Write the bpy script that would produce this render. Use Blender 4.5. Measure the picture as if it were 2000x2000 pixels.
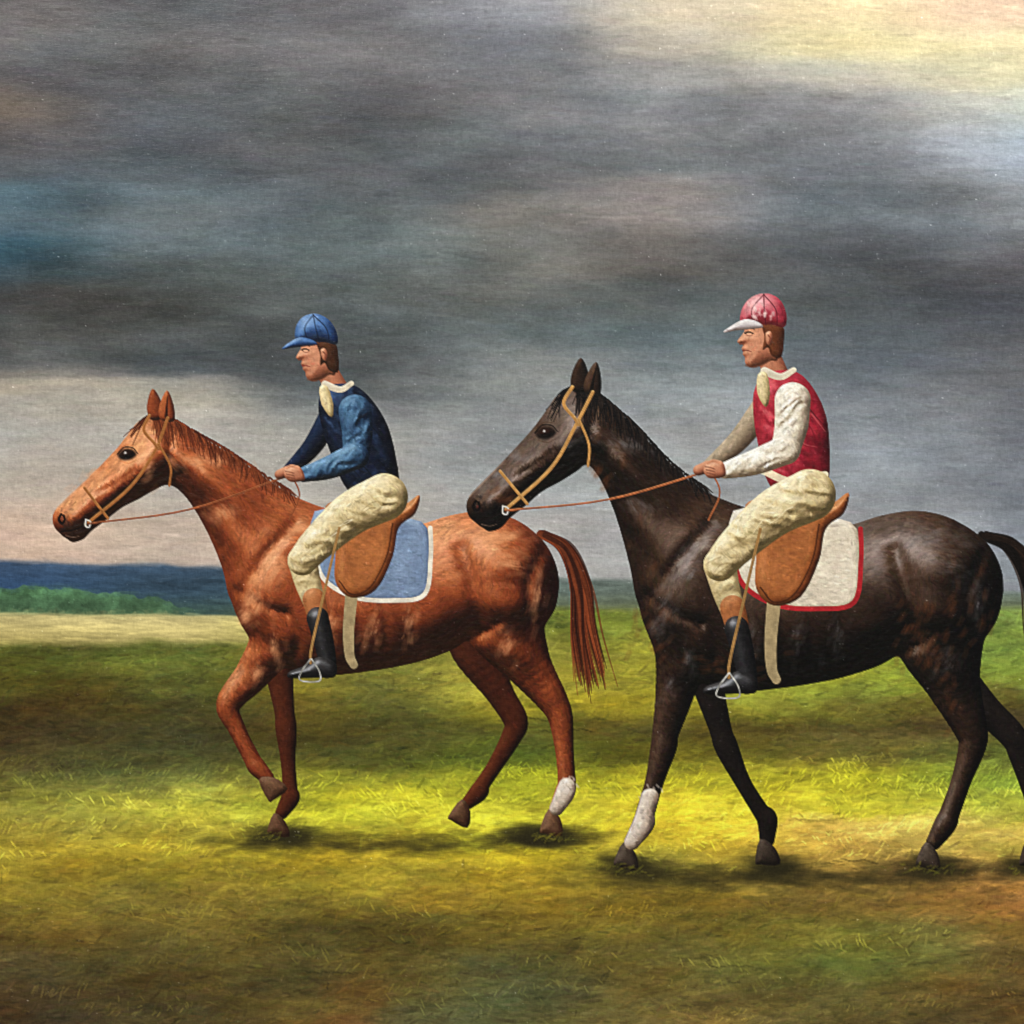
# A close view of a hung oil painting: stormy sky over turf, two riders on a chestnut and a dark horse.
# The picture is laid in stroke by stroke below (colour and relief of the paint film), then built as a
# mesh of the paint film, split into its painted areas, on a stretched canvas.
import bpy, math
import numpy as np

scene = bpy.context.scene
for o in list(bpy.data.objects): bpy.data.objects.remove(o)

FRAME = 0.90                      # metres of canvas that the photograph frames
# ---------------------------------------------------------------- camera
cam = bpy.data.cameras.new('camera'); cam.lens = 50; cam.sensor_width = 36; cam.clip_end = 50; cam.clip_start = .01
cam_o = bpy.data.objects.new('camera', cam); scene.collection.objects.link(cam_o)
cam_o.location = (0, -FRAME * 50 / 36, 1.5); cam_o.rotation_euler = (math.radians(90), 0, 0)
scene.camera = cam_o
# ---------------------------------------------------------------- gallery light
world = bpy.data.worlds.new('World'); scene.world = world; world.use_nodes = True
bg = world.node_tree.nodes['Background']; bg.inputs[0].default_value = (1, .985, .96, 1); bg.inputs[1].default_value = .30
def area(name, loc, aim, size, sy, power, col):
    l = bpy.data.lights.new(name, 'AREA'); l.shape = 'RECTANGLE'; l.size = size; l.size_y = sy; l.energy = power; l.color = col
    o = bpy.data.objects.new(name, l); scene.collection.objects.link(o); o.location = loc
    d = np.array(aim) - np.array(loc)
    import mathutils
    o.rotation_euler = mathutils.Vector(d).to_track_quat('-Z', 'Y').to_euler(); return o
area('gallery_lamp', (-1.0, -1.9, 3.5), (0, 0, 1.2), 1.3, .5, 74, (1, .965, .91))
area('gallery_lamp', (1.5, -1.5, 3.0), (.1, 0, 1.2), .9, .5, 28, (.97, .985, 1))
scene.view_settings.view_transform = 'Standard'; scene.view_settings.look = 'None'; scene.view_settings.exposure = 0; scene.view_settings.gamma = 1
scene.view_settings.use_curve_mapping = False
scene.cycles.use_denoising = True; scene.cycles.max_bounces = 3

ID = {'sky': 1, 'hills': 2, 'trees': 3, 'sand': 4, 'turf': 5}
for _i, _h in enumerate(('c', 'd')):
    for _j, _n in enumerate(('horse', 'mane', 'tail', 'bridle', 'reins', 'saddle', 'cloth', 'hoof', 'rider', 'face', 'hair', 'cap', 'jacket', 'sleeve', 'breeches', 'boot', 'hand', 'collar', 'eye', 'girth', 'sock', 'stirrup')):
        ID[_h + '_' + _n] = 20 + 40 * _i + _j
# ---------------------------------------------------------------- the painter
# Works in "frame units": 0..1000 is what the camera frames, MARG more all round.
MARG = 40.0
NPX = 1120
KPU = NPX / (1000 + 2 * MARG)
rng = np.random.default_rng(11)

def srgb(*c): return np.array(c, np.float32) / 255.0
def P(u): return (np.asarray(u, np.float32) + MARG) * KPU     # units -> raster

def blur(a, s):
    if s <= 0: return a
    r = int(3 * s + 1); k = np.exp(-0.5 * (np.arange(-r, r + 1) / s) ** 2); k /= k.sum()
    def one(m, ax):
        pad = [(0, 0)] * m.ndim; pad[ax] = (r, r)
        p = np.pad(m, pad, mode='edge'); o = np.zeros_like(m)
        n = m.shape[ax]
        for i, w in enumerate(k):
            sl = [slice(None)] * m.ndim; sl[ax] = slice(i, i + n)
            o += np.float32(w) * p[tuple(sl)]
        return o
    return one(one(a, 0), 1)

def resize(g, h, w):
    gh, gw = g.shape[:2]
    y = np.linspace(0, gh - 1, h); x = np.linspace(0, gw - 1, w)
    y0 = np.minimum(y.astype(int), gh - 2); x0 = np.minimum(x.astype(int), gw - 2)
    fy = y - y0; fx = x - x0
    fy = fy * fy * (3 - 2 * fy); fx = fx * fx * (3 - 2 * fx)
    sh = (-1, 1) + (1,) * (g.ndim - 2); sw = (1, -1) + (1,) * (g.ndim - 2)
    fy = fy.reshape(sh); fx = fx.reshape(sw)
    a = g[y0][:, x0] * (1 - fx) + g[y0][:, x0 + 1] * fx
    b = g[y0 + 1][:, x0] * (1 - fx) + g[y0 + 1][:, x0 + 1] * fx
    return (a * (1 - fy) + b * fy).astype(np.float32)

def noise(cx, cy, h=NPX, w=NPX, octs=4, gain=0.55):
    """value noise, cx and cy cells across, about -1..1"""
    o = np.zeros((h, w), np.float32); amp = 1; tot = 0
    for _ in range(octs):
        gx = min(int(cx) + 2, w); gy = min(int(cy) + 2, h)
        o += amp * resize(rng.uniform(-1, 1, (gy, gx)).astype(np.float32), h, w)
        tot += amp; amp *= gain; cx *= 2; cy *= 2
    return o / tot * 1.5

def smooth(a, lo, hi):
    t = np.clip((a - lo) / (hi - lo), 0, 1); return t * t * (3 - 2 * t)

def catmull(pts, n=6, closed=False):
    p = np.array(pts, np.float64)
    if closed: q = np.vstack([p[-1], p, p[0], p[1]])
    else: q = np.vstack([2 * p[0] - p[1], p, 2 * p[-1] - p[-2]])
    out = []
    for i in range(len(q) - 3):
        a, b, c, d = q[i:i + 4]
        for t in np.arange(n) / n:
            out.append(0.5 * ((2 * b) + (c - a) * t + (2 * a - 5 * b + 4 * c - d) * t * t + (3 * b - a - 3 * c + d) * t ** 3))
    if not closed: out.append(p[-1])
    return np.array(out)

# ---- stamps: a brush mark with bristle streaks, at a few angles and sizes
_stamps = {}
def stamp(L, W, ai, var, nang=24):
    key = (L, W, ai, var)
    if key in _stamps: return _stamps[key]
    a = math.pi * ai / nang
    R = int(math.ceil((L + W) / 2)) + 2
    yy, xx = np.mgrid[-R:R + 1, -R:R + 1].astype(np.float32)
    u = xx * math.cos(a) + yy * math.sin(a); v = -xx * math.sin(a) + yy * math.cos(a)
    r2 = np.random.default_rng(int(L * 977 + W * 131 + var))
    nb = max(3, int(W * 1.3)); br = r2.uniform(0.35, 1, nb + 2)
    vb = (v / W + 0.5) * nb; i0 = np.clip(vb.astype(int), 0, nb); f = np.clip(vb - i0, 0, 1)
    streak = br[i0] * (1 - f) + br[np.minimum(i0 + 1, nb + 1)] * f
    curve = v + 0.18 * W * np.sin(u / L * 3 + var)
    end = 0.5 * L * (0.75 + 0.25 * streak)
    m = np.clip((end - np.abs(u)) / (0.22 * L) , 0, 1) * np.clip((W / 2 - np.abs(curve)) / (0.25 * W) + .3, 0, 1)
    m = (m * (0.45 + 0.55 * streak)).astype(np.float32)
    hgt = (m * (0.4 + 0.9 * streak) * np.clip(1.2 - u / L, .4, 2)).astype(np.float32)
    _stamps[key] = (R, m, hgt); return _stamps[key]

def put_strokes(img, hm, xs, ys, ang, cols, L, W, alpha, relief, mask=None, nang=24):
    """img, hm in raster space; xs, ys raster; ang radians"""
    n = len(xs); H, Wd = hm.shape
    ai = (np.round(np.asarray(ang) / math.pi * nang).astype(int)) % nang
    va = rng.integers(0, 5, n); al = np.broadcast_to(alpha, (n,))
    xi = np.round(xs).astype(int); yi = np.round(ys).astype(int)
    for i in range(n):
        R, m, hg = stamp(L, W, ai[i], va[i])
        x0 = xi[i] - R; y0 = yi[i] - R; x1 = x0 + 2 * R + 1; y1 = y0 + 2 * R + 1
        cx0 = max(x0, 0); cy0 = max(y0, 0); cx1 = min(x1, Wd); cy1 = min(y1, H)
        if cx0 >= cx1 or cy0 >= cy1: continue
        s = (slice(cy0 - y0, cy1 - y0), slice(cx0 - x0, cx1 - x0)); t = (slice(cy0, cy1), slice(cx0, cx1))
        mm = m[s] * al[i]
        if mask is not None: mm = mm * mask[t]
        img[t] += mm[..., None] * (cols[i] - img[t])
        hm[t] += mm * (hg[s] * relief - hm[t] * 0.6)

# ---------------------------------------------------------------- background
def colour_grid(rows, xs, h, w):
    """rows: (y, [(r,g,b) per xs]) in frame units -> colour field on the raster"""
    ys = np.array([r[0] for r in rows], float)
    tab = np.array([r[1] for r in rows], np.float32) / 255
    uy = np.arange(h) / KPU - MARG; ux = np.arange(w) / KPU - MARG
    def interp(t, knots, at):
        i = np.clip(np.searchsorted(knots, at) - 1, 0, len(knots) - 2)
        f = np.clip((at - knots[i]) / (knots[i + 1] - knots[i]), 0, 1); f = f * f * (3 - 2 * f)
        return i, f
    i, f = interp(tab, ys, uy); a = tab[i] * (1 - f)[:, None, None] + tab[i + 1] * f[:, None, None]
    j, g = interp(tab, np.array(xs, float), ux)
    return (a[:, j] * (1 - g)[None, :, None] + a[:, j + 1] * g[None, :, None]).astype(np.float32)

def warp(img, dx, dy):
    h, w = img.shape[:2]
    yy, xx = np.mgrid[0:h, 0:w]
    x = np.clip(xx + dx, 0, w - 1).astype(int); y = np.clip(yy + dy, 0, h - 1).astype(int)
    return img[y, x]

def background():
    N = NPX
    SX = [0, 170, 340, 500, 660, 830, 1000]
    sky = [
        (-40, [(86,84,86),(84,83,86),(88,88,92),(128,128,132),(176,166,146),(206,190,155),(214,178,158)]),
        (15,  [(88,85,86),(82,82,85),(86,86,90),(122,122,126),(176,166,146),(214,196,154),(220,190,162)]),
        (45,  [(80,78,80),(80,79,82),(88,88,91),(104,104,108),(140,136,126),(206,190,146),(222,204,160)]),
        (70,  [(72,72,76),(76,76,80),(84,84,87),(100,99,100),(118,118,118),(158,154,142),(205,196,160)]),
        (95,  [(92,84,78),(74,74,78),(78,77,80),(90,89,90),(98,100,104),(112,114,118),(176,176,164)]),
        (140, [(72,73,78),(72,72,76),(76,76,79),(78,78,80),(92,95,98),(102,106,112),(146,152,160)]),
        (165, [(70,76,82),(74,80,84),(74,74,77),(70,70,72),(90,94,96),(100,104,110),(132,138,146)]),
        (185, [(72,92,102),(78,90,96),(80,84,87),(74,74,74),(112,106,104),(96,100,104),(116,120,124)]),
        (208, [(80,96,104),(84,94,99),(84,90,92),(98,96,93),(116,108,104),(92,98,102),(104,108,112)]),
        (232, [(60,88,101),(84,96,102),(86,96,98),(92,94,92),(80,76,73),(86,88,91),(78,80,84)]),
        (255, [(60,76,84),(66,74,76),(78,88,90),(84,86,84),(84,82,80),(82,84,86),(66,66,70)]),
        (285, [(66,64,62),(62,66,66),(74,80,80),(80,84,84),(84,90,91),(82,86,88),(60,61,65)]),
        (320, [(64,64,62),(66,70,71),(74,80,82),(78,88,91),(86,96,99),(80,86,90),(68,70,74)]),
        (350, [(70,71,70),(68,72,73),(80,85,87),(100,106,108),(98,104,106),(84,88,92),(76,78,82)]),
        (368, [(120,113,104),(78,82,84),(86,91,93),(112,117,118),(116,121,122),(94,98,102),(82,84,88)]),
        (380, [(170,158,140),(134,130,122),(92,97,100),(112,117,119),(132,137,138),(104,108,112),(88,90,95)]),
        (396, [(156,150,140),(158,152,138),(118,120,120),(116,120,122),(140,144,145),(116,120,124),(94,97,102)]),
        (425, [(158,154,147),(160,155,147),(148,146,141),(134,136,137),(140,143,145),(122,127,132),(100,104,110)]),
        (470, [(176,164,152),(166,160,151),(158,155,149),(150,150,148),(142,145,147),(126,131,136),(110,115,122)]),
        (515, [(204,176,154),(192,174,158),(172,164,156),(164,160,156),(150,150,150),(136,139,143),(122,127,134)]),
        (600, [(206,178,158),(196,178,162),(180,170,160),(168,164,160),(156,155,154),(142,144,147),(130,134,140)]),
    ]
    S = colour_grid(sky, SX, N, N)
    dx = 26 * noise(5, 9); dy = 10 * noise(4, 14) + 5 * noise(12, 60, octs=3)
    S = warp(S, dx * 1.6, dy)
    S += (0.062 * noise(5, 20, octs=6, gain=.68) * (0.4 + 1.2 * (1 - S.mean(2))))[..., None]
    S *= (1.09 - .16 * smooth(S.mean(2), .5, .8) + .03 * noise(3, 130, octs=3, gain=.8) + .05 * noise(7, 40, octs=3) + .06 * noise(26, 40, octs=4, gain=.7))[..., None]
    bil = noise(5, 8, octs=5, gain=.6); bil = warp(bil, 22 * noise(6, 8), 14 * noise(6, 12))
    S *= (1 - .13 * smooth(bil, .05, .6) * smooth(S.mean(2), .62, .42) + .07 * smooth(-bil, .1, .7))[..., None]
    S *= (1 + .10 * smooth(np.arange(N)[None, :] / KPU, 420, 760) * smooth(np.arange(N)[:, None] / KPU, 380, 200))[..., None]
    tint = noise(5, 12, octs=4)
    S += tint[..., None] * np.array([0.014, 0.0, -0.014], np.float32)
    tint2 = smooth(noise(4, 12), .15, .9)
    S += tint2[..., None] * np.array([-.012, .008, .008], np.float32)
    tr = [
        (560, [(96,106,52)] * 7),
        (600, [(92,102,46),(92,102,46),(100,108,44),(104,112,42),(112,120,44),(116,126,48),(118,130,56)]),
        (640, [(82,84,30),(92,96,38),(122,118,46),(140,132,50),(134,132,46),(128,134,44),(122,134,50)]),
        (668, [(76,72,28),(90,86,32),(116,108,40),(150,136,46),(150,140,44),(136,136,42),(124,130,44)]),
        (688, [(68,56,26),(78,68,28),(94,88,34),(140,128,36),(146,132,36),(116,106,38),(96,86,36)]),
        (712, [(66,54,28),(72,62,28),(80,72,28),(92,86,28),(88,78,30),(88,76,34),(76,62,36)]),
        (735, [(80,68,32),(78,72,32),(80,76,28),(98,104,28),(104,98,30),(112,100,40),(96,98,40)]),
        (758, [(94,86,34),(106,100,42),(128,124,36),(150,148,36),(162,150,36),(150,144,36),(122,134,44)]),
        (785, [(126,118,46),(156,144,44),(176,166,38),(172,160,40),(192,172,44),(164,152,40),(150,146,46)]),
        (808, [(138,124,46),(162,142,44),(168,152,38),(182,166,40),(190,166,44),(200,166,74),(172,144,62)]),
        (830, [(136,120,40),(146,126,36),(150,132,34),(176,158,38),(164,142,44),(176,144,62),(158,136,54)]),
        (855, [(128,110,36),(134,114,34),(132,112,32),(142,122,36),(128,108,38),(142,112,50),(162,116,56)]),
        (880, [(138,114,34),(118,98,36),(118,98,32),(126,104,34),(112,92,32),(118,94,40),(152,104,48)]),
        (905, [(96,80,34),(98,82,34),(94,82,34),(108,92,34),(100,86,32),(104,98,40),(116,92,42)]),
        (935, [(76,64,36),(82,70,32),(80,70,32),(78,72,36),(94,84,38),(104,104,42),(92,76,38)]),
        (975, [(72,56,32),(74,60,28),(84,74,36),(84,82,46),(96,84,42),(98,84,38),(84,66,34)]),
        (1040,[(66,50,30),(70,56,30),(96,66,40),(84,80,44),(102,84,42),(100,78,38),(80,62,34)]),
    ]
    T = colour_grid(tr, SX, N, N)
    T = warp(T, 30 * noise(7, 14), 9 * noise(8, 24) + 7 * noise(30, 60, octs=3))
    T = T * (1 + .06 * smooth(T[..., 1:2], .3, .6)) * np.array([1.0, 1.03, 1.08], np.float32)
    lum = T.mean(2)
    T *= (1 + 0.15 * noise(12, 40, octs=5, gain=.7) + .14 * noise(5, 70, octs=4, gain=.7))[..., None]
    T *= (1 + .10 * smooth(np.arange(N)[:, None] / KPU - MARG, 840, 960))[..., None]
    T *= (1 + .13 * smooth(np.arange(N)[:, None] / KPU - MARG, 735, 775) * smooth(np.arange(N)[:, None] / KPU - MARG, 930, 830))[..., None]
    T += (smooth(noise(5, 14), .35, 1) * smooth(np.arange(N)[:, None] / KPU - MARG, 760, 900))[..., None] * np.array([.06, -.005, -.01], np.float32)
    T += noise(9, 26, octs=4)[..., None] * np.array([.035, -.002, -.03], np.float32) * (0.5 + lum[..., None])
    # ---- the bands at the horizon
    uy = (np.arange(N) / KPU - MARG)[:, None] * np.ones((1, N)); ux = (np.arange(N) / KPU - MARG)[None, :] * np.ones((N, 1))
    j = resize(rng.uniform(-1, 1, (2, 40)).astype(np.float32), N, N)
    j2 = noise(60, 2, octs=3)
    ids = np.zeros((N, N), np.int16) + ID['sky']
    img = S.copy()
    hill = smooth(uy, *(0, 1)) * 0
    top = 547 + 0.030 * ux + 2.5 * j
    a = np.clip((uy - top) / 5 + .5, 0, 1) * np.clip((760 - uy), 0, 1)
    hc = colour_grid([(545, [(58,80,108),(60,82,106),(78,96,106),(98,110,112)]), (575, [(44,68,98),(52,74,92),(66,88,94),(96,108,100)]), (600, [(54,84,92),(62,86,82),(82,98,80),(104,112,80)])], [0, 170, 340, 600], N, N)
    hc *= (1 + .12 * noise(10, 70))[..., None]
    img += a[..., None] * (hc - img); ids[a > .5] = ID['hills']
    top = 574 + 0.028 * ux + 4.5 * j2 + 2 * j + np.maximum(0, ux - 110) * 0.16
    a = np.clip((uy - top) / 2 + .5, 0, 1) * smooth(ux, 210, 150)
    gc = np.array([72, 104, 74], np.float32) / 255 * (1 + .25 * noise(50, 90)[..., None])
    gc = gc + smooth(uy, 590, 574)[..., None] * np.array([.03, .06, .03])
    img += a[..., None] * (gc - img); ids[a > .5] = ID['trees']
    top = 598 + .012 * ux + 1.5 * j
    a = np.clip((uy - top) / 3 + .5, 0, 1)
    sc = colour_grid([(598, [(196,182,124),(200,186,128),(166,158,84),(136,136,62)]), (632, [(204,186,112),(206,190,118),(158,150,72),(132,132,56)])], [0, 170, 340, 520], N, N)
    sc *= (1 + .14 * noise(7, 90)[..., None])
    img += a[..., None] * (sc - img); ids[a > .5] = ID['sand']
    top = 628 + 3 * j - smooth(ux, 230, 520) * 34 + 2 * noise(40, 4)
    a = np.clip((uy - top) / 7 + .5, 0, 1)
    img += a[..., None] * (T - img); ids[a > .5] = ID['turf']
    return np.clip(img, 0.02, 1), ids

def paint_background(ref, ids):
    N = NPX; img = ref.copy(); hm = np.zeros((N, N), np.float32)
    turf = ids == ID['turf']
    soft = blur(ref, 2.0)
    # sky: long soft horizontal scumbles
    for L, W, n, al, jt in ((64, 11, 1500, .30, .05), (40, 7, 4500, .30, .05), (26, 4, 9000, .28, .05), (90, 5, 700, .22, .09), (60, 3, 1500, .22, .10), (22, 3, 7000, .30, .10)):
        x = rng.uniform(0, N, n); y = rng.uniform(0, N * .60, n)
        k = ids[y.astype(int), x.astype(int)] == ID['sky']; x = x[k]; y = y[k]
        c = soft[y.astype(int), x.astype(int)]
        c = c * (1 + rng.normal(0, jt, (len(x), 1))) + rng.normal(0, .008, (len(x), 3))
        put_strokes(img, hm, x, y, rng.normal(0.02, .16 if L < 50 and W > 3 else .05, len(x)), c.astype(np.float32), L, W, al, .30, mask=(ids == ID['sky']).astype(np.float32))
    for key, L, W, n in (('hills', 30, 4, 900), ('trees', 9, 5, 700), ('sand', 34, 3, 900)):
        m = ids == ID[key]; yy, xx = np.nonzero(m); s = rng.integers(0, len(xx), n)
        c = soft[yy[s], xx[s]] * (1 + rng.normal(0, .10, (n, 1)))
        put_strokes(img, hm, xx[s], yy[s], rng.normal(.03, .7 if key == 'trees' else .06, n), c.astype(np.float32), L, W, .55, .6, mask=blur(m.astype(np.float32), 1.5))
    # turf: dabs that lie along the ground, then flicked blades
    tm = blur(turf.astype(np.float32), 1.5)
    for L, W, n, al, sd in ((64, 12, 900, .5, .17), (40, 9, 2600, .5, .17), (26, 5, 6500, .5, .13), (18, 3, 8000, .45, .15), (11, 3, 6500, .45, .17), (10, 2, 5000, .4, .18)):
        x = rng.uniform(0, N, n); y = rng.uniform(N * .56, N, n)
        k = turf[np.minimum(y, N - 1).astype(int), x.astype(int)]; x = x[k]; y = y[k]
        c = ref[y.astype(int), x.astype(int)] * (1 + rng.normal(0, sd, (len(x), 1))) + rng.normal(0, .012, (len(x), 3))
        a = rng.normal(-.05, .20, len(x))
        if L < 20: a = np.where(rng.random(len(x)) < .22, rng.normal(-.8, .35, len(x)), a)
        put_strokes(img, hm, x, y, a, np.clip(c, .02, 1).astype(np.float32), L, W, al, .6, mask=tm)
    # tufts
    for _ in range(230):
        cx = rng.uniform(0, N); cy = P(rng.choice([rng.uniform(738, 775), rng.uniform(760, 850), rng.uniform(880, 1030)]))
        n = int(rng.integers(6, 18)); x = cx + rng.normal(0, 22, n); y = cy + rng.normal(0, 4, n)
        yy = np.clip(y, 0, N - 1).astype(int); xx = np.clip(x, 0, N - 1).astype(int)
        lift = rng.uniform(.85, 1.5)
        c = ref[yy, xx] * lift * (1 + rng.normal(0, .10, (n, 1))) + np.array([.01, .02, -.01])
        put_strokes(img, hm, x, y, rng.normal(rng.choice([-1.0, -.7, .9]), .22, n), np.clip(c, .02, 1).astype(np.float32), int(rng.integers(7, 14)), 2, .55, 1.2, mask=tm)
    # a few dry dark scratches and pale dabs
    for _ in range(14):
        x0 = rng.uniform(0, N); y0 = P(rng.uniform(690, 1030)); n = 14
        x = x0 + np.arange(n) * 4; y = y0 + np.cumsum(rng.normal(0.1, .9, n))
        yy = np.clip(y, 0, N - 1).astype(int); xx = np.clip(x, 0, N - 1).astype(int)
        c = ref[yy, xx] * rng.choice([.62, .7, 1.22])
        put_strokes(img, hm, x, y, np.full(n, .08), np.clip(c, 0, 1).astype(np.float32), 9, 2, .5, .5, mask=tm)
    return np.clip(img, 0.015, 1), hm
# ---------------------------------------------------------------- figures
LIGHT = np.array([-.42, -.66, .62]); LIGHT = LIGHT / np.linalg.norm(LIGHT)

class Fig:
    """A painted figure: shapes given in centimetres (x to the right, y up, ground 0) laid over the raster."""
    def __init__(s, img, hm, ids, ox, gy, sc, pre, bend):
        s.img, s.hm, s.ids, s.ox, s.gy, s.sc, s.pre, s.bend = img, hm, ids, ox, gy, sc, pre, bend
        s.px = sc * KPU                                    # raster px per cm
    def to(s, pts, bend=True):
        p = np.array(pts, np.float64)
        if bend: p = s.bend(p)
        return np.stack([(s.ox + s.sc * p[:, 0] + MARG) * KPU, (s.gy - s.sc * p[:, 1] + MARG) * KPU], 1)
    def win(s, q, pad):
        x0 = max(int(q[:, 0].min() - pad), 0); x1 = min(int(q[:, 0].max() + pad) + 1, NPX)
        y0 = max(int(q[:, 1].min() - pad), 0); y1 = min(int(q[:, 1].max() + pad) + 1, NPX)
        return x0, x1, y0, y1
    def grid(s, w):
        return np.meshgrid(np.arange(w[0], w[1], dtype=np.float32), np.arange(w[2], w[3], dtype=np.float32))

    def poly(s, pts, w=None, n=5, R=30, bend=True, round_=True):
        q = s.to(pts, bend)
        q = catmull(q, n, True) if round_ else q
        if w is None: w = s.win(q, 6)
        X, Y = s.grid(w); d2 = np.full(X.shape, 1e9, np.float32); ins = np.zeros(X.shape, bool)
        for a, b in zip(q, np.roll(q, -1, 0)):
            e = b - a; l = e @ e + 1e-9
            t = np.clip(((X - a[0]) * e[0] + (Y - a[1]) * e[1]) / l, 0, 1)
            dx = X - a[0] - t * e[0]; dy = Y - a[1] - t * e[1]
            np.minimum(d2, dx * dx + dy * dy, out=d2)
            if a[1] != b[1]:
                c = ((a[1] > Y) != (b[1] > Y)) & (X < (b[0] - a[0]) * (Y - a[1]) / (b[1] - a[1]) + a[0])
                ins ^= c
        d = np.sqrt(d2); sd = np.where(ins, d, -d)
        R = R * s.px; t = np.clip(sd / R, 0, 1)
        H = np.sqrt(np.clip(1 - (1 - t) ** 2, 0, 1)) * R + np.minimum(sd, 0) * 2
        return w, sd, H
    def chain(s, pts, w=None, n=6, z=0, flat=1.0, bend=True):
        """pts (x, y, r) in cm: a tapered limb"""
        a = np.array([p[:3] for p in pts], np.float64); q = s.to(a[:, :2], bend)
        c = catmull(np.column_stack([q, a[:, 2] * s.px]), n)
        if w is None: w = s.win(c, c[:, 2].max() + 6)
        X, Y = s.grid(w); sd = np.full(X.shape, -1e3, np.float32); H = np.full(X.shape, -1e3, np.float32)
        for p0, p1 in zip(c[:-1], c[1:]):
            e = (p1 - p0)[:2]; l = e @ e + 1e-9
            t = np.clip(((X - p0[0]) * e[0] + (Y - p0[1]) * e[1]) / l, 0, 1)
            d = np.hypot(X - p0[0] - t * e[0], Y - p0[1] - t * e[1]); r = p0[2] + (p1[2] - p0[2]) * t
            np.maximum(sd, r - d, out=sd)
            h = np.where(d < r * .96, np.sqrt(np.clip(r * r - d * d, 0, None)), r * .28 - (d - .96 * r) * 3) * flat
            np.maximum(H, h + z * s.px, out=H)
        return w, sd, H
    def bumps(s, H, w, lst):
        X, Y = s.grid(w)
        for (x, y, rx, ry, a, amp) in lst:
            q = s.to([(x, y)])[0]; a = math.radians(-a)
            u = ((X - q[0]) * math.cos(a) + (Y - q[1]) * math.sin(a)) / (rx * s.px)
            v = (-(X - q[0]) * math.sin(a) + (Y - q[1]) * math.cos(a)) / (ry * s.px)
            H += amp * s.px * np.exp(-(u * u + v * v))
    def grooves(s, H, w, lst):
        X, Y = s.grid(w)
        for pts, wd, amp in lst:
            c = catmull(s.to(pts), 5); d2 = np.full(X.shape, 1e9, np.float32)
            for a, b in zip(c[:-1], c[1:]):
                e = b - a; l = e @ e + 1e-9
                t = np.clip(((X - a[0]) * e[0] + (Y - a[1]) * e[1]) / l, 0, 1)
                np.minimum(d2, (X - a[0] - t * e[0]) ** 2 + (Y - a[1] - t * e[1]) ** 2, out=d2)
            H -= amp * s.px * np.exp(-d2 / (wd * s.px) ** 2)

    def shade(s, w, sd, H, ramp, name, smoothpx=1.2, spec=0.0, gloss=18, var=.06, dark=0.0, strokes=(), edge=1.2, tex=None, relief=.8, flow=None, gain=.66, crumple=0.0, cell=16, fold=.6):
        """light the form, lay it in as paint, then drag brush marks along the form"""
        if crumple:
            S = int(max(H.shape) * 1.5) + 8                       # folds: long ridges running at one angle
            g = noise(S / (cell * 3.2), S / cell, S, S, 3, .45) + .5 * noise(S / (cell * 1.6), S / (cell * .6), S, S, 2, .45)
            g = 1 - np.abs(warp(g, 6 * noise(5, 5, S, S, 2), 7 * noise(5, 5, S, S, 2))) * 1.5
            Xr, Yr = s.grid((0, H.shape[1], 0, H.shape[0])); Xr = Xr - H.shape[1] / 2; Yr = Yr - H.shape[0] / 2
            ca, sa = math.cos(-fold), math.sin(-fold)
            cr = g[np.clip(-Xr * sa + Yr * ca + S / 2, 0, S - 1).astype(int), np.clip(Xr * ca + Yr * sa + S / 2, 0, S - 1).astype(int)]
            H = H + crumple * s.px * cr * np.clip(sd / (2 * s.px), 0, 1)
        H = blur(H, smoothpx)
        gy, gx = np.gradient(H); n = np.stack([-gx, -gy, np.full_like(gx, 1.15)], -1); n /= np.linalg.norm(n, axis=-1, keepdims=True)
        dif = n @ LIGHT
        h = n[..., 2] * LIGHT[2] + n[..., 0] * LIGHT[0] + n[..., 1] * LIGHT[1]
        half = LIGHT + np.array([0, 0, 1]); half /= np.linalg.norm(half)
        sp = np.clip(n @ half, 0, 1) ** gloss * spec
        hh, ww = H.shape
        nz = noise(max(2, ww / 22), max(2, hh / 22), hh, ww, 3)
        t = np.clip(.5 + gain * (dif - .42) - dark + var * nz, 0, 1)
        stops = np.linspace(0, 1, len(ramp)); R = np.array(ramp, np.float32) / 255
        col = np.stack([np.interp(t, stops, R[:, c]) for c in range(3)], -1).astype(np.float32)
        if tex is not None: col = tex(col, w, t)
        bounce = np.clip(n[..., 1] * .9 - .25, 0, 1)[..., None] * np.array([.09, .07, .015], np.float32)
        sky = np.clip(-n[..., 1] - .45, 0, 1)[..., None] * np.array([.05, .06, .075], np.float32)
        col = np.clip(col + sp[..., None] * np.array([.75, .78, .82], np.float32) + bounce * (R.max()) + sky * R.max(), .01, 1)
        a = np.clip(sd / edge + .5, 0, 1)
        sl = (slice(w[2], w[3]), slice(w[0], w[1]))
        im = s.img[sl]; hm = s.hm[sl]
        im += a[..., None] * (col - im)
        hm += a * (.25 + .15 * nz - hm) * .8
        s.ids[sl][a > .5] = ID[s.pre + '_' + name]
        ang_f = np.arctan2(gx, -gy) if flow is None else np.full(H.shape, flow)   # along the form
        for L, W, dens, al in strokes:
            yy, xx = np.nonzero(a > .5)
            k = int(len(xx) * dens / (L * W)) + 1
            i = rng.integers(0, len(xx), k); x = xx[i]; y = yy[i]
            c = col[y, x] * (1 + rng.normal(0, .13, (k, 1))) + rng.normal(0, .010, (k, 3))
            put_strokes(im, hm, x, y, ang_f[y, x] + rng.normal(0, .22, k), np.clip(c, .01, 1).astype(np.float32), L, W, al, relief, mask=a)
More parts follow.
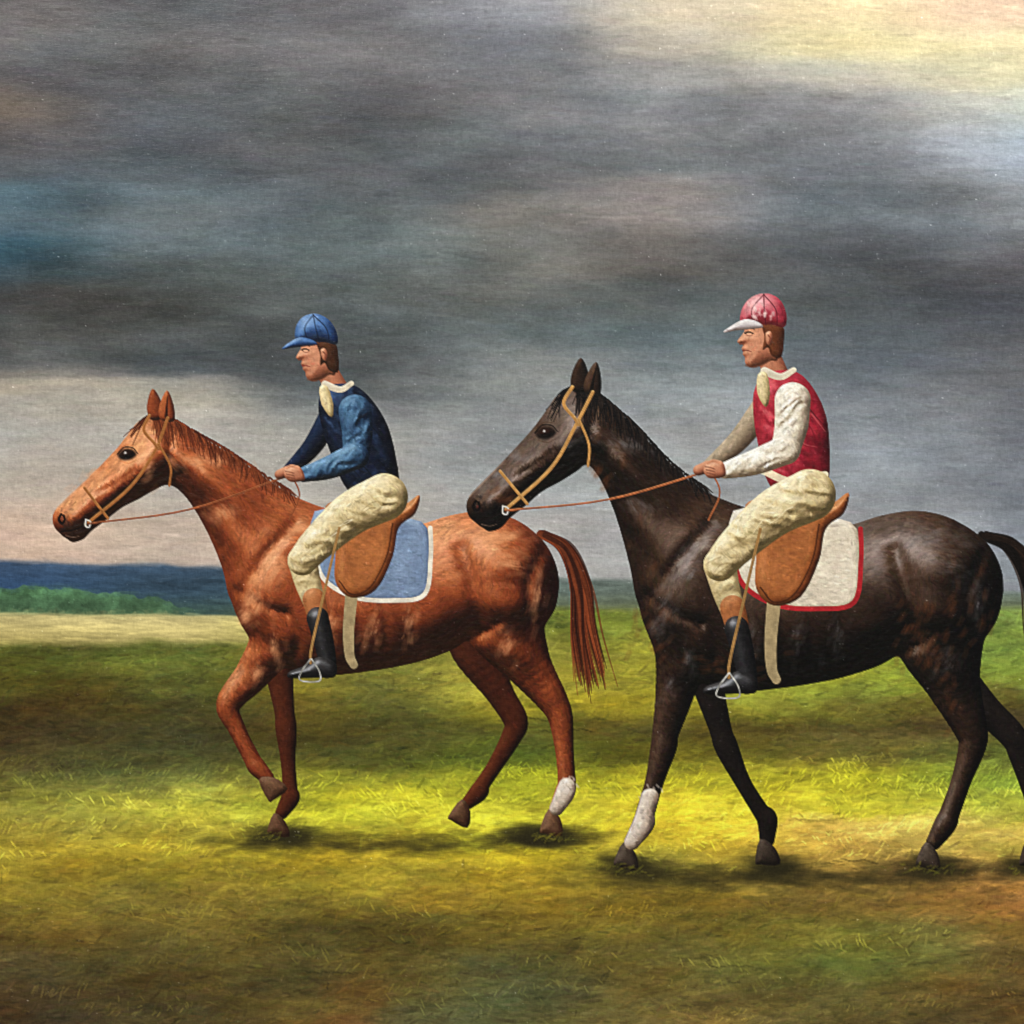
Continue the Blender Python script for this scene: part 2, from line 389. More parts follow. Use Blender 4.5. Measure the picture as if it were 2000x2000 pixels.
    def line(s, pts, width, col, name=None, w0=None, n=6, hi=None, bend=True, alpha=1.0, jitter=.08, relief=.6):
        """a brush line; width in cm, w0 the width at the other end"""
        c = catmull(s.to(pts, bend), n); w0 = width if w0 is None else w0
        w = s.win(c, width * s.px + 4); X, Y = s.grid(w)
        best = np.full(X.shape, -1e3, np.float32); side = np.zeros_like(best); m = len(c) - 1
        for i, (a, b) in enumerate(zip(c[:-1], c[1:])):
            e = b - a; l = e @ e + 1e-9
            t = np.clip(((X - a[0]) * e[0] + (Y - a[1]) * e[1]) / l, 0, 1)
            r = .5 * s.px * (width + (w0 - width) * (i + t) / m)
            d = r - np.hypot(X - a[0] - t * e[0], Y - a[1] - t * e[1]); k = d > best
            best[k] = d[k]; side[k] = (Y - a[1] - t * e[1])[k]
        a = np.clip(best + .5, 0, 1) * alpha
        sl = (slice(w[2], w[3]), slice(w[0], w[1])); nz = noise(max(2, X.shape[1] / 7), max(2, X.shape[0] / 7), *X.shape, 2)
        cc = srgb(*col) * (1 + jitter * nz[..., None])
        if hi is not None: cc = cc + np.clip(-side / (.5 * width * s.px + .3), 0, 1)[..., None] * (srgb(*hi) - cc) * .8
        s.img[sl] += a[..., None] * (cc - s.img[sl]); s.hm[sl] += a * (relief * (.8 + .3 * nz) - s.hm[sl])
        if name: s.ids[sl][a > .5] = ID[s.pre + '_' + name]
    def dabs(s, lst, col, L, W, al=.8, relief=1.2):
        """single hand-placed dabs: (x, y, angle)"""
        q = s.to([(x, y) for x, y, _ in lst]); n = len(lst)
        c = np.clip(srgb(*col) * (1 + rng.normal(0, .08, (n, 1))), 0, 1).astype(np.float32)
        put_strokes(s.img, s.hm, q[:, 0], q[:, 1], np.radians([-a for *_, a in lst]), c, L, W, al, relief)

def make_bend(neck, head):
    """turn neck about its root and head about the poll (degrees, positive lifts)"""
    def f(p):
        p = p.copy()
        def rot(p, c, ang, wgt):
            a = np.radians(ang) * wgt; d = p - c
            return np.stack([c[0] + d[:, 0] * np.cos(a) - d[:, 1] * np.sin(a), c[1] + d[:, 0] * np.sin(a) + d[:, 1] * np.cos(a)], 1)
        up = smooth(p[:, 1], 100, 140)
        wn = smooth(-p[:, 0], 42, 92) * up; wh = smooth(-p[:, 0] + (p[:, 1] - 185) * -.35, 98, 116) * up
        p = rot(p, np.array([-103., 196.]), -head, wh)
        return rot(p, np.array([-48., 140.]), -neck, wn)
    return f

BODY = [(-34,162),(-22,158),(-4,152),(16,151),(34,156),(50,158),(66,154),(79,144),(86,131),(87,119),(84,108),(76,101),(58,97),(46,97),
        (34,90),(16,84),(-6,80),(-28,78),(-44,81),(-56,90),(-67,103),(-74,117),(-77,130),(-82,144),(-88,157),(-95,168),(-102,173),
        (-109,170),(-116,166),(-124,162),(-133,155),(-139,150.5),(-143,146.5),(-148,145),(-151,146.6),(-153.5,148.5),(-157,152),(-158,157),(-156,161.5),(-150,167.5),
        (-142,175),(-133,184),(-126,191.5),(-121,198),(-116,204),(-109,207.5),(-101,205),(-90,198.5),(-76,189),(-60,177.5),(-47,168)]

CHESTNUT = [(24,9,6),(50,20,11),(92,39,19),(134,62,31),(172,94,52),(214,148,100)]
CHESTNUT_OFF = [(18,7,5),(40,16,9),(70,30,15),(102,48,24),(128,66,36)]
BLACKBAY = [(6,5,5),(12,9,7),(23,15,11),(40,26,18),(70,48,34),(104,88,78)]
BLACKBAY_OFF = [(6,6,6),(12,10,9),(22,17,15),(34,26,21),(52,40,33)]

def draw_horse(f, near, far, coat, coat_off, spec, socks, tailpts, hoofc):
    # far legs first
    def leg(pts): return [tuple(p) for p in pts]
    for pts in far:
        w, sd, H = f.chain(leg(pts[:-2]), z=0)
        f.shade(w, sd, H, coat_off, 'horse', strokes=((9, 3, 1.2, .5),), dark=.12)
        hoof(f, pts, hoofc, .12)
    # tail behind the near thigh
    n = len(tailpts)
    for k in range(170):
        o = rng.normal(0, 1, 2); sp = np.linspace(.15, 1, n)[:, None] * np.array([[3.6 * o[0], 2.2 * o[1]]]) + np.sin(np.linspace(0, 4, n) + o[0] * 3)[:, None] * np.array([[.9, 0]])
        c = np.array(coat[1 + int(rng.integers(0, 3))]) * rng.uniform(.7, 1.15)
        f.line(np.array(tailpts) + sp + np.linspace(0, 1, n)[:, None] ** 2 * np.array([[0, rng.normal(0, 4)]]), 2.4, tuple(c), 'tail', w0=.3, alpha=.7, relief=.7)
    allp = np.array([p[:2] for L in near for p in L] + BODY); q = f.to(allp); w = f.win(q, 26)
    w, sd, H = f.poly(BODY, w, n=5, R=27)
    H = blur(H, 2.6 * f.px)
    legs = []
    for pts in near:
        _, sd2, H2 = f.chain(pts[:-2], w, z=pts[0][3] if len(pts[0]) > 3 else 4)
        legs.append((sd2, H2))
    for sd2, H2 in legs:
        k = 5 * f.px; h = np.clip(.5 + .5 * (H2 - H) / k, 0, 1)
        H = H * (1 - h) + H2 * h + k * h * (1 - h)
        kk = 3 * f.px; g = np.clip(.5 + .5 * (sd2 - sd) / kk, 0, 1)
        sd = sd * (1 - g) + sd2 * g + kk * g * (1 - g)
    f.bumps(H, w, [(-58,118,13,20,62,6.5),(-65,104,9,11,20,5),(-40,140,9,18,70,4),(-50,96,9,8,0,4),(-12,112,34,20,0,5),(28,120,22,18,0,3.5),(-48,128,6,14,55,2.5),(30,104,16,8,15,2.5),
                   (60,134,17,17,0,7),(72,112,9,20,75,5),(56,110,8,16,70,4),(64,88,5,12,60,2.5),(-53,86,5,11,80,2.5),(50,150,18,9,0,2),(-78,172,26,7,-38,4.5),(-74,148,20,7,-52,4),(-88,172,7,16,-40,1.5),
                   (-112,178,10,9,0,3.2),(-124,186,7,5,45,-.8),(-123,193,5,3.5,45,2.2),(-150,156,6,6,0,1.6),(-137,172,12,3,45,1.4),(-132,164,12,3,40,1.0)])
    f.grooves(H, w, [([(-42,152),(-56,136),(-70,118)],3.2,2.2),([(-70,120),(-58,112),(-46,108)],2.4,1.8),([(-46,108),(-40,96),(-42,86)],2.6,2.2),
                     ([(-96,178),(-86,162),(-78,142)],2.6,2.4),([(-100,200),(-101,186),(-99,176)],2.2,2.2),([(-101,186),(-106,170),(-118,166)],1.6,1.0),
                     ([(40,140),(46,118),(50,100)],4,2.6),([(58,104),(50,98),(38,92)],2.2,2),([(80,140),(72,122),(74,104)],2.5,1.6),
                     ([(-140,168),(-130,172),(-118,180)],1.5,.8),([(-152.8,150.2),(-147,151),(-142,152.5)],.7,1.4),
                     ([(-30,124),(-24,104),(-22,90)],2,.7),([(-18,128),(-11,106),(-10,90)],2,.8),([(-5,128),(2,108),(3,92)],2,.8),([(8,128),(15,110),(16,94)],2,.6)])
    f.shade(w, sd, H, coat, 'horse', smoothpx=.9, spec=spec, gloss=26, var=.07, gain=.95, dark=.06, strokes=((22, 6, .9, .38), (13, 4, 1.8, .52), (8, 2, 1.8, .52)))
    for pts in near: hoof(f, pts, hoofc, 0)
    for pts in socks:
        w2, sd2, H2 = f.chain(pts)
        f.shade(w2, sd2, H2, [(62,50,42),(118,100,86),(186,168,150),(222,208,192),(242,234,224)], 'sock', strokes=((7, 3, 1.5, .6),), edge=1.5, var=.16)
        top = pts[0]
        f.dabs([(top[0] + rng.normal(0, 2.0), top[1] + rng.uniform(-1, 5), 100 + rng.normal(0, 18)) for _ in range(16)], (214,200,184), 7, 2, .55)

def hoof(f, pts, ramp, dark):
    (ax, ay, *_), (bx, by, *_) = pts[-2], pts[-1]          # pastern end, toe
    d = np.array([bx - ax, by - ay], float); L = np.hypot(*d); d /= L; nrm = np.array([-d[1], d[0]])
    if nrm[0] < 0: nrm = -nrm
    a = np.array([ax, ay]); b = np.array([bx, by])
    pl = [a - nrm * 3.4, b - nrm * 1.5 - d * .2, b + nrm * 1.2, b + nrm * 9.0 - d * 3.5, a + nrm * 3.8 + d * .8]
    w, sd, H = f.poly(pl, n=3, R=5, bend=False)
    f.shade(w, sd, H, ramp, 'hoof', dark=dark, strokes=((6, 2, 1.2, .5),))

def draw_head_details(f, dk, coat, strap, straphi, eyec):
    # ears
    for pts, d in (([(-110,205),(-111.5,212),(-108.5,220),(-104.5,214),(-103.5,206)], .1), ([(-105,205),(-105.5,211),(-101.5,219),(-98.5,212),(-98.5,204)], 0)):
        w, sd, H = f.poly(pts, n=4, R=3.2)
        f.shade(w, sd, H, coat, 'horse', dark=d, strokes=((6, 2, 1, .5),))
    f.line([(-102.2,206.5),(-101.8,211),(-101.2,216)], 1.6, coat[0], 'horse', w0=.4, alpha=.8)
    # dark muzzle, nostril, mouth
    for _ in range(70):
        x, y = rng.normal(-151, 3.6), rng.normal(154, 4.2)
        f.dabs([(x, y, rng.uniform(0, 180))], dk, 6, 3, .28, .5) if -155.5 < x and y > 149 and y < 161 else None
    f.line([(-153.8,158.5),(-155,156.2),(-153.6,154.2),(-152.2,155.6),(-152.6,158)], 1.5, (14,8,8), 'horse', w0=1.2)
    f.dabs([(-153.4,156.4,70)], (96,40,34), 4, 2, .7)
    f.line([(-153.6,150.2),(-149.5,150.6),(-145,152),(-142.5,153.6)], .9, (16,9,8), 'horse', w0=.5)
    f.line([(-151.5,148.2),(-148,147.4),(-145,148)], .6, (150,120,104), 'horse', w0=.2, alpha=.5)
    f.line([(-156.5,160.8),(-150,167),(-140,176.5)], .7, (190,160,138), 'horse', w0=.3, alpha=.45)
    # eye
    w, sd, H = f.poly([(-126.2,187.4),(-123.4,190.4),(-119.2,190.2),(-117.2,187.6),(-120.4,185.2),(-124,185.2)], n=4, R=3)
    f.shade(w, sd, H, [(14,9,8),(26,16,12),(44,27,20)], 'horse', edge=3)
    w, sd, H = f.poly([(-124.4,187.6),(-122.6,189.4),(-120,189.2),(-118.8,187.6),(-120.6,186.2),(-123,186.2)], n=4, R=2)
    f.shade(w, sd, H, [(8,5,4),(20,10,8),eyec], 'eye')
    f.dabs([(-122.5,188.5,0)], (235,232,226), 3, 2, .9, 1.2)
    f.line([(-126.4,188),(-123.4,191.2),(-119,191),(-116.4,188.2)], .8, (20,12,10), 'horse', w0=.4)
    f.line([(-125.5,189.8),(-122.6,192.4),(-118.6,192.2)], .7, coat[4], 'horse', w0=.3, alpha=.6)
    f.line([(-125,184.6),(-121,183.6),(-117.4,185)], .6, coat[4], 'horse', w0=.3, alpha=.5)
    # bridle
    f.line([(-101.5,205.5),(-108,190),(-120,172),(-140.5,154.6)], 1.5, strap, 'bridle', hi=straphi)
    f.line([(-110.5,207),(-113.5,200),(-108.6,193.6),(-106.5,190.5)], 1.5, strap, 'bridle', hi=straphi)
    f.line([(-106.5,193),(-101,182),(-101.5,172.5)], 1.1, strap, 'bridle', hi=straphi)
    f.line([(-142.5,171.5),(-136,163),(-131,156.6)], 1.3, strap, 'bridle', hi=straphi)
    f.line([(-141.8,156),(-139.6,155),(-140.2,152.4),(-142,153),(-141.8,156)], .7, (214,206,190), 'bridle')

def draw_mane(f, cols):
    for k in range(260):
        t = rng.random(); i = t * 5; p = catmull([(-110,207),(-101,206),(-90,199.5),(-76,190.5),(-60,178.5),(-44,168)], 8)
        b = p[int(t * (len(p) - 1))]
        l = rng.uniform(5, 15) * (1.15 - .5 * t)
        f.line([b, b + np.array([1.8, -.2 * l]), b + np.array([3.5 + rng.normal(0, 1.6), -l])], 1.0, tuple(np.array(cols[int(rng.integers(0, len(cols)))]) * rng.uniform(.75, 1.2)), 'mane', w0=.3, n=3, alpha=.85)
    for k in range(8):
        f.line([(-110, 207.5), (-114 + rng.normal(0, 1), 204), (-119 + rng.normal(0, 1.8), 196 + rng.normal(0, 2))], 1.2, tuple(np.array(cols[0]) * rng.uniform(.8, 1.3)), 'mane', w0=.3, n=3)

SKIN = [(58,30,22),(112,62,44),(168,104,76),(206,146,112),(232,186,152)]
CREAM = [(78,66,42),(138,118,80),(198,178,130),(226,208,162),(244,232,196)]
def draw_rider(f, jacket, sleeve, cap, brim, sleeve_far, clothc, clothedge, hairc, lean=0.0, band=None):
    nb = dict(bend=False)
    L = lambda pts: [(x - lean * max(0, y - 165), y, *r) for x, y, *r in pts]
    # saddle cloth, saddle, girth
    w, sd, H = f.poly([(-32,158),(-4,154),(20,153),(25,136),(22,117),(6,114),(-14,116),(-30,128)], n=4, R=3, **nb)
    f.shade(w, sd, H, clothc, 'cloth', strokes=((12, 4, 1.2, .4), (7, 2, 1.2, .4)))
    f.line([(24.4,150),(24.6,136),(21.6,117.6),(6,114.6),(-14,116.6),(-29.4,128),(-31.5,152)], 2.2, clothedge, 'cloth', relief=.9, **nb)
    f.line([(-14,118),(-15.5,100),(-15,88),(-13,83.2)], 6.2, (160,140,102), 'girth', w0=4.0, hi=(214,196,150), **nb)
    w, sd, H = f.poly([(-27,159),(-20,163),(-6,159.5),(10,160.5),(19,166),(17,157),(9,150),(6,136),(-2,120),(-14,116),(-22,124),(-22,142)], n=5, R=5, **nb)
    f.shade(w, sd, H, [(48,22,10),(88,42,18),(136,74,34),(174,104,54),(206,146,92)], 'saddle', spec=.2, strokes=((10, 4, 1.2, .4), (6, 2, 1, .4)))
    f.line([(6,152),(3,136),(-5,121),(-14,117.5),(-20,124)], .7, (60,28,12), 'saddle', alpha=.8, **nb)
    # far arm
    w, sd, H = f.chain(L([(-14,208,5.6),(-28,190,4.8),(-42,178,3.2)]), **nb)
    f.shade(w, sd, H, sleeve_far, 'sleeve', dark=.10, strokes=((8, 3, 1.2, .5),))
    w, sd, H = f.chain(L([(-43,177.5,2.7),(-47,176,2.4)]), **nb); f.shade(w, sd, H, SKIN, 'hand', dark=.15)
    # head: neck, face in profile, hair, ear
    w, sd, H = f.chain(L([(-10,216,5.6),(-14,227,5.2)]), **nb); f.shade(w, sd, H, SKIN, 'face', dark=.1, strokes=((6, 3, 1, .4),))
    face = [(-10,225),(-8.4,232),(-8.2,240),(-12,247),(-19,247),(-23.8,243),(-24.6,239.4),(-24.2,237.6),(-27.4,233.4),(-26.6,232.2),(-25,231.6),(-25.7,229.9),(-25,229),(-25.3,227.4),(-24.4,226),(-24.3,223.4),(-21.8,221.6),(-17,222.6),(-13,224.6)]
    w, sd, H = f.poly(L(face), n=4, R=8, **nb)
    f.bumps(H, w, [])
    f.shade(w, sd, H, SKIN, 'face', smoothpx=.8, strokes=((5, 2, 1.5, .35),))
    f.dabs(L([(-21.4,231.6,20),(-19.6,230.4,30),(-20.6,229.8,0)]), (198,110,84), 5, 3, .38, .4)          # cheek
    f.line(L([(-25,238.8),(-22.6,239.6),(-19.8,238.6)]), 1.0, (64,36,22), 'face', w0=.4, **nb)              # brow
    f.line(L([(-23.8,236.9),(-22.2,237.4),(-20.4,236.7)]), .95, (28,18,14), 'face', w0=.5, **nb)            # eye
    f.line(L([(-23.5,236),(-22,235.6),(-20.6,236)]), .4, (150,92,70), 'face', **nb)
    f.line(L([(-26.4,232),(-25,232.4),(-23.9,233.2)]), .6, (110,58,42), 'face', w0=.3, **nb)
    f.line(L([(-25.2,229.1),(-23.4,229.2),(-21.6,228.7)]), .7, (122,48,40), 'face', w0=.3, **nb)            # mouth
    f.line(L([(-24,222.6),(-20,221.9),(-14,224.6),(-11,230)]), 1.2, (104,60,42), 'face', w0=.6, alpha=.5, **nb)
    w, sd, H = f.poly(L([(-15.8,241),(-15.4,235),(-16.4,229.5),(-14,230.5),(-12.6,227),(-8.6,226),(-7,232),(-7.2,240)]), n=4, R=5, **nb)
    f.shade(w, sd, H, hairc, 'hair', strokes=((6, 2, 2, .5),))
    w, sd, H = f.poly(L([(-14.6,237),(-12.6,237.6),(-11.8,235),(-13,231.6),(-14.4,232.2),(-15,234.6)]), n=4, R=1.6, **nb)
    f.shade(w, sd, H, SKIN, 'face'); f.line(L([(-13.8,236),(-12.9,234.6),(-13.5,232.8)]), .5, (120,62,44), 'face', **nb)
    # torso
    w, sd, H = f.poly(L([(-15,219),(-3,220),(5,213),(10.5,200),(11.5,184),(10,170),(4,162),(-9,162.5),(-16.5,171),(-19.5,184),(-21.5,198),(-21,211)]), n=5, R=13, **nb)
    f.grooves(H, w, [([(-12 - lean * 40, 205), (-4 - lean * 25, 192), (4, 178)], 1.6, 1.2), ([(-16 - lean * 20, 184), (-6 - lean * 12, 178), (6, 172)], 1.4, 1.0), ([(8 - lean * 20, 188), (0, 180), (-8, 170)], 1.4, 1.0), ([(7, 180), (-2, 172), (-12, 168)], 1.3, .9)]) if False else None
    f.shade(w, sd, H, jacket, 'jacket', smoothpx=1.0, spec=.06, var=.10, crumple=1.7, cell=13, fold=-.9, strokes=((14, 4, 1.4, .45), (8, 3, 1.4, .45)))
    for _ in range(7):                                                      # silk folds
        x = rng.uniform(-14, 5); y = rng.uniform(168, 206)
        f.line(L([(x, y), (x + rng.uniform(2, 4), y - rng.uniform(2, 5)), (x + rng.uniform(4, 8), y - rng.uniform(5, 9))]), .9, jacket[int(rng.choice([0, 1, 4]))], 'jacket', w0=.2, n=3, alpha=.5, **nb)
    f.line(L([(-16,220),(-9,217.5),(-3,220.5)]), 3.6, (206,194,170), 'collar', w0=2.4, hi=(240,232,214), **nb)
    w, sd, H = f.poly(L([(-19,218.5),(-15,219),(-14,210),(-16,204),(-19.5,210)]), n=3, R=3, **nb); f.shade(w, sd, H, CREAM, 'collar', strokes=((5, 2, 1.5, .5),))
    if band is not None:
        f.line(L([(-18.6,176),(-6,171),(9,174)]), 3.4, band, 'jacket', w0=3.2, alpha=.95, **nb)
    # breeches, leg
    w, sd, H = f.chain([(2,165,11.5),(-14,157,10.5),(-30,143,8.6),(-38,134,7.2)], **nb)
    w2, sd2, H2 = f.chain([(-38,134,7.0),(-34,122,6.0),(-30,112,5.2)], w=(min(w[0], w[0]), w[1], w[2], w[3] + int(40 * f.px)), **nb) if False else f.chain([(-38,134,7.2),(-35,122,6.2),(-31.5,112,5.2)], **nb)
    f.shade(w2, sd2, H2, CREAM, 'breeches', var=.08, crumple=1.1, cell=10, fold=.35, smoothpx=.9, strokes=((8, 3, 1.4, .5),))
    f.shade(w, sd, H, CREAM, 'breeches', smoothpx=1.0, var=.08, crumple=2.0, cell=13, fold=-.25, gain=.85, dark=.04, strokes=((14, 4, 1.4, .45), (8, 2, 1.4, .45)))
    for _ in range(8):
        t = rng.random(); x = 2 - 40 * t; y = 167 - 31 * t + rng.normal(0, 4)
        f.line([(x, y), (x - 3, y - rng.uniform(0, 3)), (x - 7, y - rng.uniform(3, 7))], .8, CREAM[int(rng.choice([1, 1, 4]))], 'breeches', w0=.2, n=3, alpha=.5, **nb)
    # boot: cuff, shaft, foot
    w, sd, H = f.chain([(-32.4,115,5.6),(-30.6,108,5.3)], **nb); f.shade(w, sd, H, [(70,34,16),(122,68,34),(172,106,62),(206,146,98)], 'boot', strokes=((6, 3, 1.2, .5),))
    w, sd, H = f.chain([(-30.6,106,5.4),(-28,96,5.0),(-26,86,4.4),(-26,81,4.4)], **nb)
    f.shade(w, sd, H, [(6,6,7),(12,12,13),(22,21,22),(40,38,38),(96,92,90)], 'boot', spec=.5, strokes=((7, 3, 1.2, .45),))
    w, sd, H = f.poly([(-22,84),(-22,77.5),(-28,77),(-38,76.6),(-45,77),(-44,80),(-36,83),(-30,87)], n=4, R=4, **nb)
    f.shade(w, sd, H, [(6,6,7),(12,12,13),(22,21,22),(40,38,38),(96,92,90)], 'boot', spec=.5, strokes=((6, 2, 1, .4),))
    f.line([(-20,150),(-27,120),(-33.5,92),(-34,84)], 1.3, (150,112,64), 'stirrup', hi=(206,172,112), **nb)
    f.line([(-34,86),(-38.4,80),(-39,75.6),(-30,75.2),(-29.8,80),(-33.6,86)], .65, (170,168,160), 'stirrup', jitter=.3, **nb)
    # near arm and hand, over the torso
    w, sd, H = f.chain(L([(-4,207,8.0),(-5,196,7.4),(-8,185,6.4)]), **nb)
    w2, sd2, H2 = f.chain(L([(-8,185,6.4),(-22,179.5,5.6),(-35,176,3.7)]), **nb)
    f.shade(w, sd, H, sleeve, 'sleeve', smoothpx=.9, var=.08, spec=.05, crumple=1.5, cell=10, fold=.75, strokes=((10, 3, 1.5, .5), (6, 2, 1.5, .45)))
    f.shade(w2, sd2, H2, sleeve, 'sleeve', smoothpx=.9, var=.08, spec=.05, crumple=1.5, cell=10, fold=.75, strokes=((10, 3, 1.5, .5), (6, 2, 1.5, .45)))
    for _ in range(0):
        t = rng.random()
        b = np.array([-6., 206.]) * (1 - t) + np.array([-9., 185.]) * t if rng.random() < .5 else np.array([-10., 184.]) * (1 - t) + np.array([-34., 176.5]) * t
        b = b + rng.normal(0, 2.2, 2)
        f.line(L([tuple(b), tuple(b + [2, -1.8]), tuple(b + [3.2, -4.5])]), .8, sleeve[int(rng.choice([1, 1, 2, 3, 4]))], 'sleeve', w0=.2, n=3, alpha=.55, **nb)
    w, sd, H = f.poly(L([(-36,179.4),(-40,180),(-43.6,178.6),(-44.8,175.6),(-42.6,172.6),(-38,172.6),(-35,174)]), n=4, R=3, **nb)
    f.shade(w, sd, H, SKIN, 'hand', strokes=((5, 2, 1, .4),))
    for k in range(4):
        f.line(L([(-43.9 + .3 * k, 177.6 - 1.35 * k), (-41.6, 177.2 - 1.35 * k), (-39.9, 176.6 - 1.25 * k)]), .45, (104,56,40), 'hand', alpha=.8, **nb)
    f.line(L([(-37.4,179.4),(-40.4,180.2),(-42.8,179.2)]), 1.7, (200,138,104), 'hand', w0=1.2, hi=(228,178,144), **nb)
    # cap
    w, sd, H = f.poly(L([(-25.6,241.6),(-24.6,248),(-20,253),(-13,254.4),(-7.4,251),(-5.2,244.6),(-6.4,239.6),(-12,240.6),(-19,240.6)]), n=4, R=9, **nb)
    f.shade(w, sd, H, cap, 'cap', spec=.10, strokes=((8, 3, 1.4, .5), (5, 2, 1.2, .4)))
    for a in (-20, -14.6, -9.6):
        f.line(L([(a, 240.6), (a - .4, 247.5), (-15, 254)]), .5, cap[0], 'cap', alpha=.7, **nb)
    w, sd, H = f.poly(L([(-18,241.8),(-24,243),(-31,239.4),(-33.4,237.2),(-28,238),(-22,238.6),(-16,239.4)]), n=4, R=2.4, **nb)
    f.shade(w, sd, H, brim, 'cap', strokes=((6, 2, 1, .4),))

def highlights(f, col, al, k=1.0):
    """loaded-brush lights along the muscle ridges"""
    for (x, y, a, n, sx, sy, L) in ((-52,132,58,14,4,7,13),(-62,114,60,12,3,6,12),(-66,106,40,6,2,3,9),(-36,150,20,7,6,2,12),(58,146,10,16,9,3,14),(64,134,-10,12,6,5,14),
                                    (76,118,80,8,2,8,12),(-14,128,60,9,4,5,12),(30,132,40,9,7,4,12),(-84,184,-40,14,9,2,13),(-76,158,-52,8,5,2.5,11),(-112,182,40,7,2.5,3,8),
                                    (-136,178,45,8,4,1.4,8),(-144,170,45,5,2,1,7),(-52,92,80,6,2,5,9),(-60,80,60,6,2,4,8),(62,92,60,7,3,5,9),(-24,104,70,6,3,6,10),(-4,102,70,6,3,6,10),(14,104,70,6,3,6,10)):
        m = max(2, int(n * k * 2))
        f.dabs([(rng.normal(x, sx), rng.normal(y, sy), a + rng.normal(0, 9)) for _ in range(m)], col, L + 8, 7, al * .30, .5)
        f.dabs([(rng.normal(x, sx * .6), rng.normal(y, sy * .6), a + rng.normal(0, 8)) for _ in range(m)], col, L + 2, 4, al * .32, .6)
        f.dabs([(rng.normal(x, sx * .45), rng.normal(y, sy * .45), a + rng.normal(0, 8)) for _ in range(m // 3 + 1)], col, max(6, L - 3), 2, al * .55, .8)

def reins(f, hand, col, hi, sag):
    bit = f.bend(np.array([(-140.8, 154.)]))[0]; h = np.array(hand)
    m = (bit + h) / 2 + np.array([0, -sag])
    f.line([tuple(bit), tuple(m), tuple(h)], .95, col, 'reins', hi=hi, bend=False, jitter=.2)
    m = (bit + h) / 2 + np.array([0, -sag - 5])
    f.line([tuple(h), tuple(h + np.array([4, -10])), tuple(h + np.array([-1, -22]))], .8, col, 'reins', hi=hi, bend=False)

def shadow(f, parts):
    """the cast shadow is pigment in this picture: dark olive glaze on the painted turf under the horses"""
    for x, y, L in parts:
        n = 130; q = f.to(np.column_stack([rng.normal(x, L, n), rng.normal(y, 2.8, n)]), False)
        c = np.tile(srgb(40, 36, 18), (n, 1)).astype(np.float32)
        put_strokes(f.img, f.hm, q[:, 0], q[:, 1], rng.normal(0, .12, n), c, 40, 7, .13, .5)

def grass_over(f, spots):
    for x, y in spots:
        n = 16; q = f.to(np.column_stack([rng.normal(x, 8, n), rng.normal(y - 1.5, 1.2, n)]), False)
        ref = np.array([[.44, .42, .13], [.36, .36, .12], [.52, .48, .15]])[rng.integers(0, 3, n)]
        put_strokes(f.img, f.hm, q[:, 0], q[:, 1], rng.normal(-.5, .5, n), ref.astype(np.float32), 9, 2, .38, .8)

